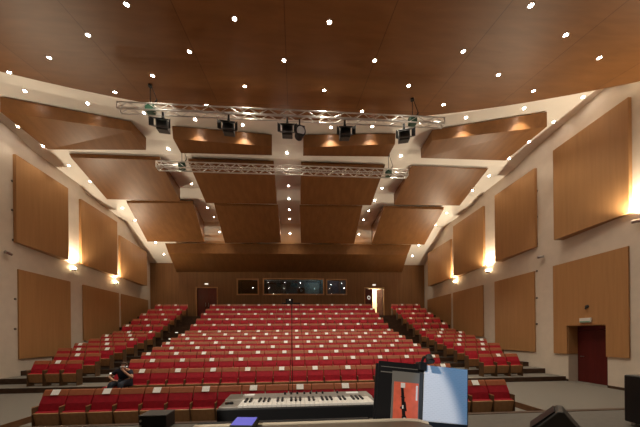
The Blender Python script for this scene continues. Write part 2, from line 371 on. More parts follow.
# ------------------------------------------------------------------ wall panels
SEG = [(7.7, 10.15), (11.0, 13.33), (14.2, 17.02), (17.3, 20.45)]
UTOP = [7.6, 7.42, 7.3, 6.55]
LOWB = [-.85, -.85, -.80, .35]
SEGL = [(7.75, 10.3), (11.28, 13.72), (14.5, 17.3), (17.55, 20.6)]
for s, side in ((-1, 'left'), (1, 'right')):
    for k, (y0, y1) in enumerate(SEG if s == 1 else SEGL):
        where = '%s one along the %s wall from the stage' % (ORD[k+1], side)
        zt, zb = UTOP[k]+EYE, 3.87+EYE
        xa0, xb0 = W-.13, W-.42
        ka, kb_ = xa0/W, xb0/W
        ya, yb = y0*ka, y1*kb_
        pt = lambda x, y, z, kk: (s*x, y, EYE+(z-EYE)*kk)
        bm = bmesh.new()
        hexa(bm, [pt(xa0, ya, zb, ka), pt(xb0, yb, zb, kb_), pt(W-.01, yb, zb, kb_), pt(W-.01, ya, zb, ka), pt(xa0, ya, zt, ka), pt(xb0, yb, min(zt, ceil_z(yb)-.05), kb_), pt(W-.01, yb, min(zt, ceil_z(yb)-.05), kb_), pt(W-.01, ya, zt, ka)])
        o = obj('acoustic_panel', bm, 'wall_wood'); tag(o, 'upper wooden wall panel, ' + where, 'wall panel', 'wooden wall panels')
        # lower panel, flush
        zl, zh = LOWB[k]+EYE, 2.78+EYE
        if s == 1 and k == 0:
            e = thing('acoustic_panel', 'lower wooden wall panel cut out around the red door', 'wall panel', (W, y0, zl), 0, 'wooden wall panels')
            a, b, hz = REC[0]-y0, REC[1]-y0, REC[3]-zl
            bm = bmesh.new(); prism(bm, [(-.06, 0, 0), (-.06, a, 0), (-.06, a, hz), (-.06, b, hz), (-.06, b, 0), (-.06, y1-y0, 0), (-.06, y1-y0, zh-zl), (-.06, 0, zh-zl)], (.055, 0, 0))
            obj('panel_face', bm, 'wall_wood', e)
            bm = bmesh.new(); bx(bm, (-.004, b-.02, .006), (.40, b-.004, hz-.004)); obj('jamb_lining', bm, 'wall_wood', e)
            bm = bmesh.new(); bx(bm, (-.004, a+.004, hz-.02), (.40, b-.021, hz-.004)); obj('head_lining', bm, 'wall_wood', e)
        else:
            if k == 3:   # bottom edge follows the rake
                bm = bmesh.new(); prism(bm, [(s*(W-.06), y0, EYE+.05), (s*(W-.06), y1, EYE+1.55), (s*(W-.06), y1, zh), (s*(W-.06), y0, zh)], (s*.055, 0, 0))
            else:
                zl = max(zl, 1.08 if k < 2 else 1.75)
                bm = bmesh.new(); bx(bm, (min(s*(W-.06), s*(W-.005)), y0, zl), (max(s*(W-.06), s*(W-.005)), y1, zh))
            o = obj('acoustic_panel', bm, 'wall_wood'); tag(o, 'lower wooden wall panel, ' + where, 'wall panel', 'wooden wall panels')

# ------------------------------------------------------------------ lights
WARM = (1.0, .885, .70)
def spot(loc, power, ang=2.1, blend=.6, col=WARM, radius=.05, rot=(0, 0, 0), name='downlight_beam'):
    l = bpy.data.lights.new(name, 'SPOT'); l.energy = power; l.spot_size = ang; l.spot_blend = blend; l.color = col; l.shadow_soft_size = radius
    o = bpy.data.objects.new(name, l); C.objects.link(o); o.location = loc; o.rotation_euler = rot; return o
P_STAGE, P_HALL = 36, 62
proto_dl = None
def downlight(p, label, group, slope=0, power=P_HALL, size=1.0, ang=1.75):
    global proto_dl
    if proto_dl is None:
        t = thing('downlight', label, 'ceiling light', p, 0, group)
        bm = bmesh.new(); lathe(bm, [(.045, -.004), (.062, -.011), (.068, -.004), (.068, .006), (.045, .006)], 18, False); obj('trim_ring', bm, 'steel', t)
        bm = bmesh.new(); lathe(bm, [(.044, -.007), (.044, .004)], 18); obj('lamp_face', bm, 'lamp', t)
        proto_dl = t
    else: t = dup(proto_dl, p, None, label, group)
    t.rotation_euler = (math.atan(slope), 0, 0); t.location = p - Vector((0, 0, .008))
    spot(p - Vector((0, 0, .05)), power, ang)
rows_stage = [
 [(126.5, 4), (234.5, 18.5), (329.5, 22), (531, 5)],
 [(87.8, 34.7), (189.5, 51.3), (284, 60), (374.7, 60.2), (463.4, 51), (566, 34.6)],
 [(49, 57.3), (152.5, 75.2), (244.8, 86), (324.3, 90.1), (408.7, 85.4), (498.5, 74.4), (599.3, 57.5)],
 [(9.3, 72), (115, 92), (206.3, 105), (362, 111), (443.6, 104.4), (533.6, 90.6)]]
for i, row in enumerate(rows_stage):
    for j, (u, v) in enumerate(row):
        p = hit(u, v, wood_z)
        downlight(p, 'lit recessed downlight in the wooden stage ceiling, %s from left in its %s row' % (ORD[j+1], ['nearest', 'second', 'third', 'farthest'][i]), 'stage ceiling downlights', .25, P_STAGE)
for i, yy in enumerate((4.3, 2.2)):
    for j in range(8):
        downlight(Vector((-7.9+2.2*j+.5*i, yy, wood_z(yy))), 'lit recessed downlight right above the stage, %s from left in its %s row' % (ORD[j+1], ['front', 'back'][i]), 'stage ceiling downlights', .25, 14)
band = [(24.8, 90.8), (87.8, 103.2), (144, 112.6), (195, 119.3), (242.7, 124.6), (286.5, 127.5), (331, 127.2), (372.3, 126), (420, 122), (466, 117.3), (524, 108), (583, 96.8)]
for j, (u, v) in enumerate(band):
    downlight(hit(u, v, ceil_z), 'lit recessed downlight in the curved white band before the stage ceiling, %s from left' % ORD[j+1], 'white band downlights', -.08, 14 if j in (0, 11) else P_HALL, 1.0, 1.2 if j in (0, 11) else 1.75)
def cprof(Y): return ceil_z(Y)
strips = {
 'centre strip': [(287, 152.8), (288.5, 185.8), (288.9, 198.8), (289.4, 209.5), (289.6, 218.8), (290, 233.3)],
 'strip left of centre': [(168.4, 148.8), (191.7, 183.8), (207.6, 207.5), (214, 217), (219.6, 231.8)],
 'strip right of centre': [(400.8, 155.8), (382, 188), (374.7, 200.3), (368.8, 210.7), (363.6, 219.6), (358.9, 234)],
 'left wall strip': [(18, 126.4), (43, 145.8), (68.8, 165.3), (90, 181.3), (122.5, 207.8), (135, 220), (155.6, 242.4), (164, 254)],
 'right wall strip': [(553.6, 121.6), (529, 141.6), (509.2, 158.3), (489, 175.7), (472.6, 190), (446.7, 213), (435.7, 224.7), (419, 245), (412.4, 255.8)]}
for nm, lst in strips.items():
    for j, (u, v) in enumerate(lst):
        p = hit(u, v, cprof); sl = -.65 if p.y > 18 else -.03
        downlight(p, 'lit recessed downlight in the %s of white ceiling, %s from the stage' % (nm, ORD[j+1]), 'white strip downlights', sl, 18 if 'wall' in nm else P_HALL, 1.0, 1.3 if 'wall' in nm else 1.75)

# wall sconces at the panel gaps: each throws a wide beam up the wall and over the ceiling
UP = 185
def uplight(p, s, e=None):
    o = spot(p, e or UP, 2.75, .7, (1, .845, .62), .06, name='uplight_beam'); d = Vector((-s*.55, -.12, 1)); o.rotation_euler = d.to_track_quat('-Z', 'Y').to_euler()
proto = None
for side, px in (('left', [(75, 270), (116.8, 283.5)]), ('right', [(487, 272), (454.4, 283)])):
    s = -1 if side == 'left' else 1
    for j, (u, v) in enumerate(px):
        p = at_x(u, v, s*(W-.14))
        lab = 'glowing uplight bracket on the %s wall between the %s and %s upper panels' % (side, ORD[j+2], ORD[j+3])
        if proto is None:
            t = thing('wall_uplight', lab, 'wall light', p, 0, 'wall uplights')
            bm = bmesh.new(); bx(bm, (.0, -.035, -.05), (.14, .035, -.01)); obj('bracket', bm, 'steel', t)
            bm = bmesh.new(); lathe(bm, [(.05, -.06), (.075, .04), (.07, .04), (.045, -.05)], 16); obj('shade', bm, 'steel', t)
            bm = bmesh.new(); bmesh.ops.create_uvsphere(bm, u_segments=12, v_segments=8, radius=.062); bmesh.ops.translate(bm, verts=bm.verts, vec=(0, 0, .075)); obj('bulb', bm, 'sconce_glow', t)
            proto = t
        else: t = dup(proto, p, None, lab)
        t.rotation_euler = (0, 0, 0 if s == 1 else PI)
        uplight(p + Vector((-s*.06, 0, .17)), s)
# wide lamps on the wall near the stage (the right one lit)
def wall_spot(p, s, label, lit):
    t = thing('wall_spotlight', label, 'wall light', p, 0 if s == 1 else PI, 'wall spotlights')
    bm = bmesh.new(); tube(bm, (.13, 0, 0), (.0, 0, 0), .02); obj('bracket', bm, 'steel', t)
    bm = bmesh.new(); tube(bm, (0, -.13, -.02), (0, .10, .02), .05, .06, 12); obj('lamp_head', bm, 'steel', t)
wall_spot(at_x(8, 253, -W+.14), -1, 'small unlit metal spotlight on the pale left wall beside the panels', 0)
wall_spot(at_x(540.5, 257, W-.14), 1, 'small unlit metal spotlight on the pale right wall pier between panels', 0)
wall_spot(at_x(637, 221, W-.14), 1, 'metal spotlight on the right wall nearest the stage, wall glowing above it', 1)
uplight(at_x(637, 221, W-.16)+Vector((0, -.02, .15)), 1, 300)
wall_spot(Vector((-W+.14, 7.43, EYE+3.44)), -1, 'metal spotlight on the left wall nearest the stage, wall glowing above it', 1)
uplight(Vector((-W+.16, 7.41, EYE+3.6)), -1, 190)
# corridor and projection rooms
for loc, e, col in (((6.8, REAR+1.5, FZ+2.7), 130, (1, .86, .62)), ((2.1, REAR+1.6, EYE+5.3), 22, (.7, .95, 1)), ((3.5, REAR+1.8, EYE+5.2), 9, (.5, .7, 1))):
    l = bpy.data.lights.new('room_lamp', 'POINT'); l.energy = e; l.color = col; l.shadow_soft_size = .1
    o = bpy.data.objects.new('room_lamp', l); C.objects.link(o); o.location = loc

# ------------------------------------------------------------------ small wall fittings
proto = None
for side, s, lst in (('left', -1, [(12, 181), (12, 210), (13, 240), (15, 299), (15, 329)]), ('right', 1, [(537, 191), (537, 217), (537, 244), (537, 271), (537, 298), (537, 324)])):
    for j, (u, v) in enumerate(lst):
        p = at_x(u, v, s*W); lab = 'small dark round socket on the pale pier of the %s wall, %s from the top' % (side, ORD[j+1])
        if proto is None:
            bm = bmesh.new(); tube(bm, (-.018, 0, 0), (.018, 0, 0), .045, .045, 12); proto = o = obj('wall_socket', bm, 'socket'); tag(o, lab, 'socket', 'wall sockets'); o.location = p
        else: o = dup(proto, p, None, lab)
# EXIT lamp and sensor above the red door
p = at_x(586.3, 320.4, W-.06)
t = thing('exit_sign', 'white emergency sign box above the red door in the panelled wall', 'sign', (W-.06, p.y, p.z))
box('sign_box', (-.06, -.19, -.08), (0, .19, .09), 'white_plastic', t, .01)
box('sign_film', (-.064, -.17, -.075), (-.058, .17, -.02), 'green_sign', t)
p = at_x(587.3, 306.5, W-.06)
t = thing('wall_sensor', 'small dark sensor on the wood panel above the emergency sign', 'sensor', (W-.06, p.y, p.z))
bm = bmesh.new(); tube(bm, (0, 0, 0), (-.05, 0, 0), .06, .045, 12); obj('housing', bm, 'charcoal', t)
bm = bmesh.new(); tube(bm, (-.05, 0, .0), (-.08, 0, -.1), .025); obj('sensor_eye', bm, 'black', t)
for lab, u, v in (('closed', 206.5, 284), ('open', 374, 285)):
    p = at_y(u, v, REAR); o = box('emergency_light', (-.13, -.05, -.05), (.13, 0, .05), 'lit_plastic', None, .01); o.location = p
    tag(o, 'small white emergency light over the %s rear door' % lab, 'emergency light', 'rear emergency lights')
# ------------------------------------------------------------------ seats
def seat_parts(root, low=False):
    """tip-up seat: origin on the floor under the back; facing -Y"""
    w = .262
    bm = bmesh.new()
    prism(bm, [(-w, .0, .765), (-w, -.045, .775), (-w, .022, SEAT_H-.008), (-w, .05, SEAT_H), (-w, .075, SEAT_H-.012), (-w, .03, .765)], (2*w, 0, 0)); rail = obj('top_rail', bm, 'seat_top', None, .006)
    bm = bmesh.new()
    prism(bm, [(-w, -.14, .36), (-w, -.155, .46), (-w, -.115, .62), (-w, -.035, .785), (-w, .0, .785), (-w, -.02, .5), (-w, -.06, .36)], (2*w, 0, 0)); obj('backrest', bm, 'red', root, .012)
    bm = bmesh.new()
    prism(bm, [(-w, -.058, .34), (-w, -.018, .5), (-w, .002, .775), (-w, .03, .775), (-w, .012, .5), (-w, -.03, .34)], (2*w, 0, 0)); shell = obj('back_shell', bm, 'seat_wood', root); rail.parent = shell
    if not low:
        bm = bmesh.new()
        prism(bm, [(-w+.01, -.165, .16), (-w+.01, -.235, .44), (-w+.01, -.20, .475), (-w+.01, -.158, .455), (-w+.01, -.12, .16)], (2*w-.02, 0, 0)); cush = obj('seat_cushion', bm, 'red', None, .01)
        bm = bmesh.new()
        prism(bm, [(-w+.005, -.17, .13), (-w+.005, -.195, .13), (-w+.005, -.262, .435), (-w+.005, -.237, .445)], (2*w-.01, 0, 0)); cush.parent = obj('seat_pan', bm, 'seat_wood', root)
    else:
        bm = bmesh.new(); bx(bm, (-w+.01, -.60, .40), (w-.01, -.16, .46)); cush = obj('seat_cushion', bm, 'red', None, .015)
        bm = bmesh.new(); bx(bm, (-w+.005, -.61, .375), (w-.005, -.16, .399)); cush.parent = obj('seat_pan', bm, 'seat_wood', root)
    bm = bmesh.new(); bx(bm, (-.006, -.27, .02), (.006, -.0, .56)); bx(bm, (-.018, -.26, 0), (.018, .0, .02)); o = obj('leg', bm, 'seat_side', root); o.location = (-.268, 0, 0)
    bm = bmesh.new(); bx(bm, (-.006, -.27, .565), (.006, -.03, .585)); o = obj('armrest', bm, 'seat_wood', root, .004); o.location = (-.268, 0, 0)
def notice_part(root, dx=0.0):
    bm = bmesh.new(); bx(bm, (-.085, -.002, -.06), (.085, .001, .075)); o = obj('paper_notice', bm, 'notice', next(c for c in root.children if c.name.startswith('back_shell')))
    o.location = (dx, -.016, .842); o.rotation_euler = (-.62, 0, 0); o['label'] = 'white printed notice'
plain = thing('auditorium_seat', '', 'seat'); seat_parts(plain)
carded = thing('auditorium_seat', '', 'seat'); seat_parts(carded); notice_part(carded, 0)
endp = bmesh.new(); bx(endp, (.256, -.27, .0), (.268, .0, .58)); end_o = obj('end_panel', endp, 'seat_side')
used = {}
def put(x, r, label, card, group, end=False, dz=0):
    src = carded if card else plain
    loc = (x, ROW_Y[r], ROW_Z[r])
    if src.name not in used: used[src.name] = 1; src.location = loc; src['label'] = label; src['group'] = group; t = src
    else: t = dup(src, loc, None, label, group)
    if end and not any(c.name.startswith('end_panel') for c in t.children):
        e = end_o.copy(); C.objects.link(e); e.parent = t
    return t
rest = []    # the farthest seats, built as one mass
def nth_end(i, n):
    return '%s from left end' % ORD[i+1] if i < n/2 else '%s from right end' % ORD[n-i]
for r in range(1, 15):
    n = 20 if r < 3 else 22
    rown_ = 'front centre row' if r == 1 else '%s centre row' % ORD[r]
    for i in range(n):
        x = (i-(n-1)/2)*.55; odd = (i+1) % 2
        card = odd if r in (1, 4, 6, 8, 10, 12, 14) else not odd
        if r > 11: rest.append((x, r, card)); continue
        if r == 2 and i == 0: person_seat = (x, r); continue
        put(x, r, 'red tip-up seat %s, %s of %s' % ('with white notice' if card else 'without notice', nth_end(i, n), rown_), card, 'auditorium seats', i == n-1)
for r in range(3, 15):
    n = 3 if r < 5 else 4
    for s, side in ((-1, 'left'), (1, 'right')):
        for i in range(n):      # counted from the aisle
            x = s*(7.62+.29+.583*i) if r > 3 else s*(7.72+.29+.575*i)
            card = ((i+1) % 2 == r % 2) if r != 3 else i == 1
            if r > 11: rest.append((x, r, card)); continue
            put(x, r, 'red tip-up seat %s, %s from aisle in %s row of %s side block' % ('with white notice' if card else 'without notice', ORD[i+1], ORD[r-2], side), card, 'auditorium seats', True)
t = thing('auditorium_seat', 'red seat with its pan folded down under the seated person', 'seat', (person_seat[0], ROW_Y[2], ROW_Z[2]), 0, 'auditorium seats'); seat_parts(t, True)
bpy.data.objects.remove(end_o)
# the three farthest rows in one object
bm = bmesh.new(); w = .262
for x, r, card in rest:
    y, z = ROW_Y[r], ROW_Z[r]; k0 = len(bm.faces)
    def pr(poly, x0, x1, mi):
        n0 = len(bm.faces); prism(bm, [(x+x0, y+a, z+b) for a, b in poly], (x1-x0, 0, 0)); bm.faces.ensure_lookup_table()
        for f in bm.faces[n0:]: f.material_index = mi
    pr([(.0, .765), (-.045, .775), (.022, SEAT_H-.008), (.05, SEAT_H), (.075, SEAT_H-.012), (.03, .765)], -w, w, 1)
    pr([(-.14, .36), (-.155, .46), (-.115, .62), (-.035, .785), (.02, .785), (-.03, .36)], -w, w, 0)
    pr([(-.165, .16), (-.235, .44), (-.20, .475), (-.158, .455), (-.12, .16)], -w+.01, w-.01, 0)
    pr([(-.17, .13), (-.195, .13), (-.262, .435), (-.237, .445)], -w, w, 2)
    pr([(-.27, 0), (-.27, .56), (0, .56), (0, 0)], -w-.012, -w, 3); pr([(-.27, 0), (-.27, .56), (0, .56), (0, 0)], w, w+.012, 3)
    if card: pr([(-.044, .787), (-.046, .787), (.022, .906), (.024, .906)], -.085, .085, 4)
o = obj('auditorium_seats', bm, ['red', 'seat_top', 'seat_wood', 'seat_side', 'paper']); o['kind'] = 'stuff'
o['label'] = 'three farthest rows of red tip-up seats below the rear wall'; o['category'] = 'seats'; o['group'] = 'rear seat rows'

# step lights along the aisles
proto = None
for s, side in ((-1, 'left'), (1, 'right')):
    for r in (3, 5, 6, 7, 8, 10, 11, 12):
        p = (s*(7.44 if s < 0 else 6.75), edge[r]-.01, ROW_Z[r-1]+.03)
        lab = 'tiny pale step light on the %s aisle, %s riser up' % (side, ORD[r-2])
        if proto is None:
            proto = o = box('step_light', (-.09, -.02, -.025), (.09, .008, .025), 'lit_plastic', None, .005); tag(o, lab, 'step light', 'aisle step lights'); o.location = p
        else: dup(proto, p, None, lab)

# ------------------------------------------------------------------ trusses
def truss(y, z0, x0, x1, sz, label, nseg):
    t = thing('lighting_truss', label, 'truss', ((x0+x1)/2, y, z0), 0, 'lighting trusses')
    L = (x1-x0)/2; h = sz/2; r = sz*.10
    for dy in (-h, h):
        for dz in (-h, h):
            bm = bmesh.new(); tube(bm, (-L, dy, dz), (L, dy, dz), r, n=8); obj('chord', bm, 'alu', t, smooth=False)
    bm = bmesh.new(); n = nseg; step = 2*L/n
    for i in range(n):
        a, b = -L+i*step, -L+(i+1)*step
        up = i % 2
        for dy in (-h, h): tube(bm, (a, dy, h if up else -h), (b, dy, -h if up else h), r*.5, n=5)
        for dz in (-h, h): tube(bm, (a, -h if up else h, dz), (b, h if up else -h, dz), r*.5, n=5)
    obj('lattice_bracing', bm, 'alu', t)
    for x in (-L, L):
        bm = bmesh.new()
        for p, q in (((x, -h, -h), (x, h, -h)), ((x, h, -h), (x, h, h)), ((x, h, h), (x, -h, h)), ((x, -h, h), (x, -h, -h))): tube(bm, p, q, r*.9, n=6)
        obj('end_frame', bm, 'alu', t)
Y1, Y2 = 8.5, 11.55
a, b = at_y(119, 110.5, Y1), at_y(443, 120.5, Y1); z1 = (a.z+b.z)/2
truss(Y1, z1, a.x, b.x, .20, 'front lighting truss of bright aluminium hung below the ceiling, carrying six lamps', 34)
a2, b2 = at_y(157.5, 168, Y2), at_y(407, 172, Y2); z2 = (a2.z+b2.z)/2
truss(Y2, z2, a2.x, b2.x, .25, 'rear lighting truss of bare aluminium hung farther from the stage', 36)
def hoist(u, y, z, zt, h, label):
    x = at_y(u, 120, y).x
    t = thing('chain_hoist', label, 'hoist', (x, y, z), 0, 'truss hoists')
    bm = bmesh.new(); bx(bm, (-.13, -.10, -h), (.13, .10, h)); mb = obj('motor_body', bm, 'green_black', t, .03)
    bm = bmesh.new(); tube(bm, (0, 0, h), (0, 0, zt-z), .012, n=6); obj('chain', bm, 'black', t)
    bm = bmesh.new(); tube(bm, (.12, 0, h), (.2, 0, h*2.2), .02); tube(bm, (.2, 0, h*2.2), (.05, 0, zt-z-.05), .009); obj('power_cable', bm, 'rubber', mb)
    bm = bmesh.new(); lathe(bm, [(.06, -.05), (.06, 0)], 12); c = obj('ceiling_plate', bm, 'black', t); c.location = (0, 0, zt-z)
hoist(150.5, Y1+.0, z1+.02, wood_z(Y1)-.01, .13, 'dark chain hoist at the left end of the front truss')
hoist(412.5, Y1+.0, z1+.02, wood_z(Y1)-.01, .13, 'dark chain hoist at the right end of the front truss')
hoist(181.5, Y2+.0, z2+.02, ceil_z(Y2)-.01, .15, 'green chain hoist at the left end of the rear truss')
hoist(388, Y2+.0, z2+.02, ceil_z(Y2)-.01, .15, 'green chain hoist at the right end of the rear truss')
# stage lamps under the front truss
proto = None
LAB = ['leftmost', 'second from left', 'third from left', 'narrow fourth from left', 'fifth from left', 'rightmost']
for i, (u, small, rz) in enumerate(((163.5, 0, .15), (229, 0, .1), (287.3, 0, 0), (299.5, 1, .2), (344.5, 0, -.05), (403.5, 0, -.25))):
    x = at_y(u, 120, Y1).x; loc = (x, Y1-.02, z1-.15)
    lab = 'black stage lamp clamped under the front truss, ' + LAB[i]
    if small:
        t = thing('stage_lamp', lab, 'stage light', loc, rz, 'stage lamps')
        bm = bmesh.new(); bx(bm, (-.02, -.02, -.18), (.02, .02, .02)); obj('clamp', bm, 'black', t)
        bm = bmesh.new(); tube(bm, (0, .14, -.42), (0, -.16, -.46), .14, .17, 16); obj('housing', bm, 'black', t)
        bm = bmesh.new(); tube(bm, (0, -.16, -.46), (0, -.165, -.461), .13, .13, 16); obj('lens', bm, 'steel', t)
        bm = bmesh.new(); bx(bm, (-.17, -.02, -.44), (-.155, .02, -.16)); bx(bm, (.155, -.02, -.44), (.17, .02, -.16)); bx(bm, (-.17, -.02, -.18), (.17, .02, -.16)); obj('yoke', bm, 'black', t)
    elif proto is None:
        t = proto = thing('stage_lamp', lab, 'stage light', loc, rz, 'stage lamps')
        bm = bmesh.new(); bx(bm, (-.03, -.04, -.10), (.03, .04, .04)); tube(bm, (-.04, 0, -.12), (.04, 0, -.12), .04); obj('clamp', bm, 'black', t)
        bm = bmesh.new(); bx(bm, (-.2, -.025, -.40), (-.185, .025, -.14)); bx(bm, (.185, -.025, -.40), (.2, .025, -.14)); bx(bm, (-.2, -.025, -.155), (.2, .025, -.14)); obj('yoke', bm, 'steel', t)
        bm = bmesh.new(); prism(bm, [(-.17, .17, -.28), (-.17, .17, -.50), (-.17, -.13, -.58), (-.17, -.17, -.30), (-.17, 0, -.22)], (.34, 0, 0)); hs = obj('housing', bm, 'charcoal', t, .02)
        bm = bmesh.new(); bx(bm, (-.15, -.185, -.55), (.15, -.172, -.33)); obj('lens', bm, 'steel', hs)
        for p in ([(-.2, -.17, -.56), (.2, -.17, -.56), (.27, -.36, -.66), (-.27, -.36, -.66)], [(-.2, -.18, -.32), (.2, -.18, -.32), (.25, -.38, -.42), (-.25, -.38, -.42)],
                  [(-.21, -.17, -.56), (-.21, -.18, -.32), (-.3, -.34, -.36), (-.3, -.32, -.64)], [(.21, -.17, -.56), (.21, -.18, -.32), (.3, -.34, -.36), (.3, -.32, -.64)]):
            bm = bmesh.new(); prism(bm, p, (0, .006, .006)); obj('barn_door', bm, 'black', hs)
    else: dup(proto, loc, (0, 0, rz), lab)

# ------------------------------------------------------------------ desk behind the last row
t = thing('control_desk', 'dark mixing desk with a monitor behind the last row of seats', 'desk', (-.1, 20.45, FZ))
box('desk_body', (-.78, -.15, 0), (.78, .3, 1.02), 'charcoal', t)
box('mixer_panel', (-.7, -.2, 1.02), (.7, .28, 1.1), 'black', t, .02)
box('monitor', (-.4, .0, 1.1), (.15, .05, 1.42), 'black', t)
box('status_lamp', (-.13, -.012, 1.3), (-.03, -.0, 1.37), 'lit_plastic', t)
# things in the projection room
box('floor_platform', (-2.2, REAR+.45, EYE+2.4), (2.4, REAR+1.2, EYE+3.2), 'charcoal', kind='structure')
t = thing('projector', 'dark film projector on its stand behind the large rear window', 'projector', (.75, REAR+1.0, EYE+3.2))
box('projector_body', (-.3, -.3, .15), (.3, .3, .75), 'black', t, .05)
bm = bmesh.new(); tube(bm, (0, -.3, .5), (0, -.5, .5), .09, .1, 12); obj('projector_lens', bm, 'steel', t)
box('stand', (-.15, -.15, 0), (.15, .15, .15), 'black', t)
t = thing('equipment_rack', 'tall equipment rack behind the large rear window', 'rack', (-1.4, REAR+2.4, EYE+2.41))
box('rack_body', (-.8, -.3, 0), (.8, .3, 2.2), 'charcoal', t); box('rack_panel', (-.7, -.32, 1.0), (.7, -.3, 2.1), 'steel', t)
t = thing('screen_panel', 'pale grey screen standing in the lit end of the projection room', 'screen', (1.75, REAR+2.6, EYE+2.41))
box('screen_board', (-.65, 0, .5), (.65, .04, 2.3), 'grey_card', t); box('stand', (-.05, .0, 0), (.05, .04, .5), 'black', t)

# ------------------------------------------------------------------ person
def skin(name, verts, edges, mat, parent, root=0, sub=2):
    me = bpy.data.meshes.new(name); me.from_pydata([v[0] for v in verts], edges, []); me.materials.append(M[mat])
    o = bpy.data.objects.new(name, me); C.objects.link(o); o.parent = parent
    sk = o.modifiers.new('skin', 'SKIN'); sk.use_smooth_shade = True
    for i, v in enumerate(verts):
        r = v[1]; r = r if isinstance(r, tuple) else (r, r)
        me.skin_vertices[0].data[i].radius = r; me.skin_vertices[0].data[i].use_root = (i == root)
    sb = o.modifiers.new('sub', 'SUBSURF'); sb.levels = sub; sb.render_levels = sub
    return o
px, py = person_seat[0], ROW_Y[2]
per = thing('person', 'seated person in navy shirt and pale face mask, one hand raised to the chin', 'person', (px+.2, py, 0))
V, Ed = [], []
def add(p, r, frm=None):
    V.append((p, r)); i = len(V)-1
    if frm is not None: Ed.append((frm, i))
    return i
pel = add((0, -.30, .56), (.15, .12)); wst = add((.01, -.31, .70), (.135, .10), pel); che = add((.03, -.36, .86), (.155, .11), wst)
nb = add((.05, -.41, .965), .06, che); nk = add((.06, -.44, 1.0), .052, nb); hd = add((.075, -.47, 1.065), (.075, .085), nk); cr_ = add((.08, -.465, 1.135), (.06, .07), hd)
def hand(w, d, up, side):
    d, side = Vector(d).normalized(), Vector(side).normalized(); w = Vector(w)
    pm = add(tuple(V[w_idx][0][k]+d[k]*.05 for k in range(3)), (.03, .018), w_idx)
    for i, ln in enumerate((.065, .075, .07, .055)):
        b0 = Vector(V[pm][0]) + d*.03 + side*(-.027+.018*i); a_ = add(tuple(b0), .0095, pm); m_ = add(tuple(b0+d*ln*.5+Vector(up)*.006), .009, a_); add(tuple(b0+d*ln+Vector(up)*-.012), .007, m_)
    b0 = Vector(V[w_idx][0]) + d*.03 - side*.035; a_ = add(tuple(b0), .011, w_idx); add(tuple(b0+d*.045-side*.02), .009, a_)
# the arm at the picture's left rests across the lap, the other hand goes to the chin
sL = add((-.16, -.37, .90), .06, che); eL = add((-.36, -.42, .74), .043, sL); w_idx = add((-.14, -.60, .66), .03, eL); hand(V[w_idx][0], (1, -.2, -.05), (0, 0, 1), (0, 1, 0))
sR = add((.21, -.37, .89), .06, che); eR = add((.35, -.52, .70), .043, sR); w_idx = add((.145, -.585, .93), .03, eR); hand(V[w_idx][0], (-.3, .15, .9), (0, -1, 0), (1, 0, .2))
hL = add((-.09, -.34, .55), .09, pel); kL = add((-.13, -.74, .56), .065, hL); aL = add((-.14, -.76, .10), .042, kL); add((-.15, -.90, .045), (.045, .035), aL)
hR = add((.10, -.34, .55), .09, pel); kR = add((.15, -.74, .56), .065, hR); aR = add((.16, -.78, .10), .042, kR); add((.17, -.92, .045), (.045, .035), aR)
skin('body', V, Ed, 'skin', per)
T = [((0, -.30, .55), (.165, .135)), ((.01, -.31, .70), (.155, .12)), ((.03, -.36, .86), (.175, .13)), ((.05, -.405, .955), (.085, .075)), ((-.165, -.37, .90), .076), ((-.29, -.40, .80), .062), ((.215, -.37, .89), .076), ((.30, -.46, .78), .062)]
skin('shirt', T, [(0, 1), (1, 2), (2, 3), (2, 4), (4, 5), (2, 6), (6, 7)], 'navy', per)
T = [((0, -.30, .55), (.16, .13)), ((-.09, -.36, .555), .105), ((-.13, -.74, .56), .08), ((-.14, -.76, .12), .058), ((.10, -.36, .555), .105), ((.15, -.74, .56), .08), ((.16, -.78, .12), .058)]
skin('trousers', T, [(0, 1), (1, 2), (2, 3), (0, 4), (4, 5), (5, 6)], 'denim', per)
bm = bmesh.new(); bmesh.ops.create_uvsphere(bm, u_segments=20, v_segments=12, radius=1)
bmesh.ops.delete(bm, geom=[v for v in bm.verts if v.co.z < -.35 or (v.co.y < -.45 and v.co.z < .35)], context='VERTS')
for v_ in bm.verts: v_.co = Vector((v_.co.x*.088, v_.co.y*.10, v_.co.z*.10))
o = obj('hair', bm, 'hair', per, smooth=True); o.location = (.08, -.458, 1.09); s_ = o.modifiers.new('s', 'SOLIDIFY'); s_.thickness = .012
bm = bmesh.new(); bmesh.ops.create_uvsphere(bm, u_segments=20, v_segments=12, radius=1)
bmesh.ops.delete(bm, geom=[v for v in bm.verts if v.co.y > -.1 or v.co.z > .55 or v.co.z < -.75], context='VERTS')
for v_ in bm.verts: v_.co = Vector((v_.co.x*.075, v_.co.y*.098, v_.co.z*.06))
o = obj('face_mask', bm, 'mask', per, smooth=True); o.location = (.076, -.475, 1.035); s_ = o.modifiers.new('s', 'SOLIDIFY'); s_.thickness = .004
for sx in (-1, 1):
    bm = bmesh.new(); bmesh.ops.create_uvsphere(bm, u_segments=8, v_segments=6, radius=.009); o = obj('eye', bm, 'black', per); o.location = (.077+sx*.028, -.545, 1.085)
    bm = bmesh.new(); bmesh.ops.create_uvsphere(bm, u_segments=8, v_segments=6, radius=.02); bmesh.ops.scale(bm, verts=bm.verts, vec=(.4, .8, 1.3)); o = obj('ear', bm, 'skin', per); o.location = (.077+sx*.082, -.46, 1.065)

# ------------------------------------------------------------------ on the stage
S = STAGE_Z
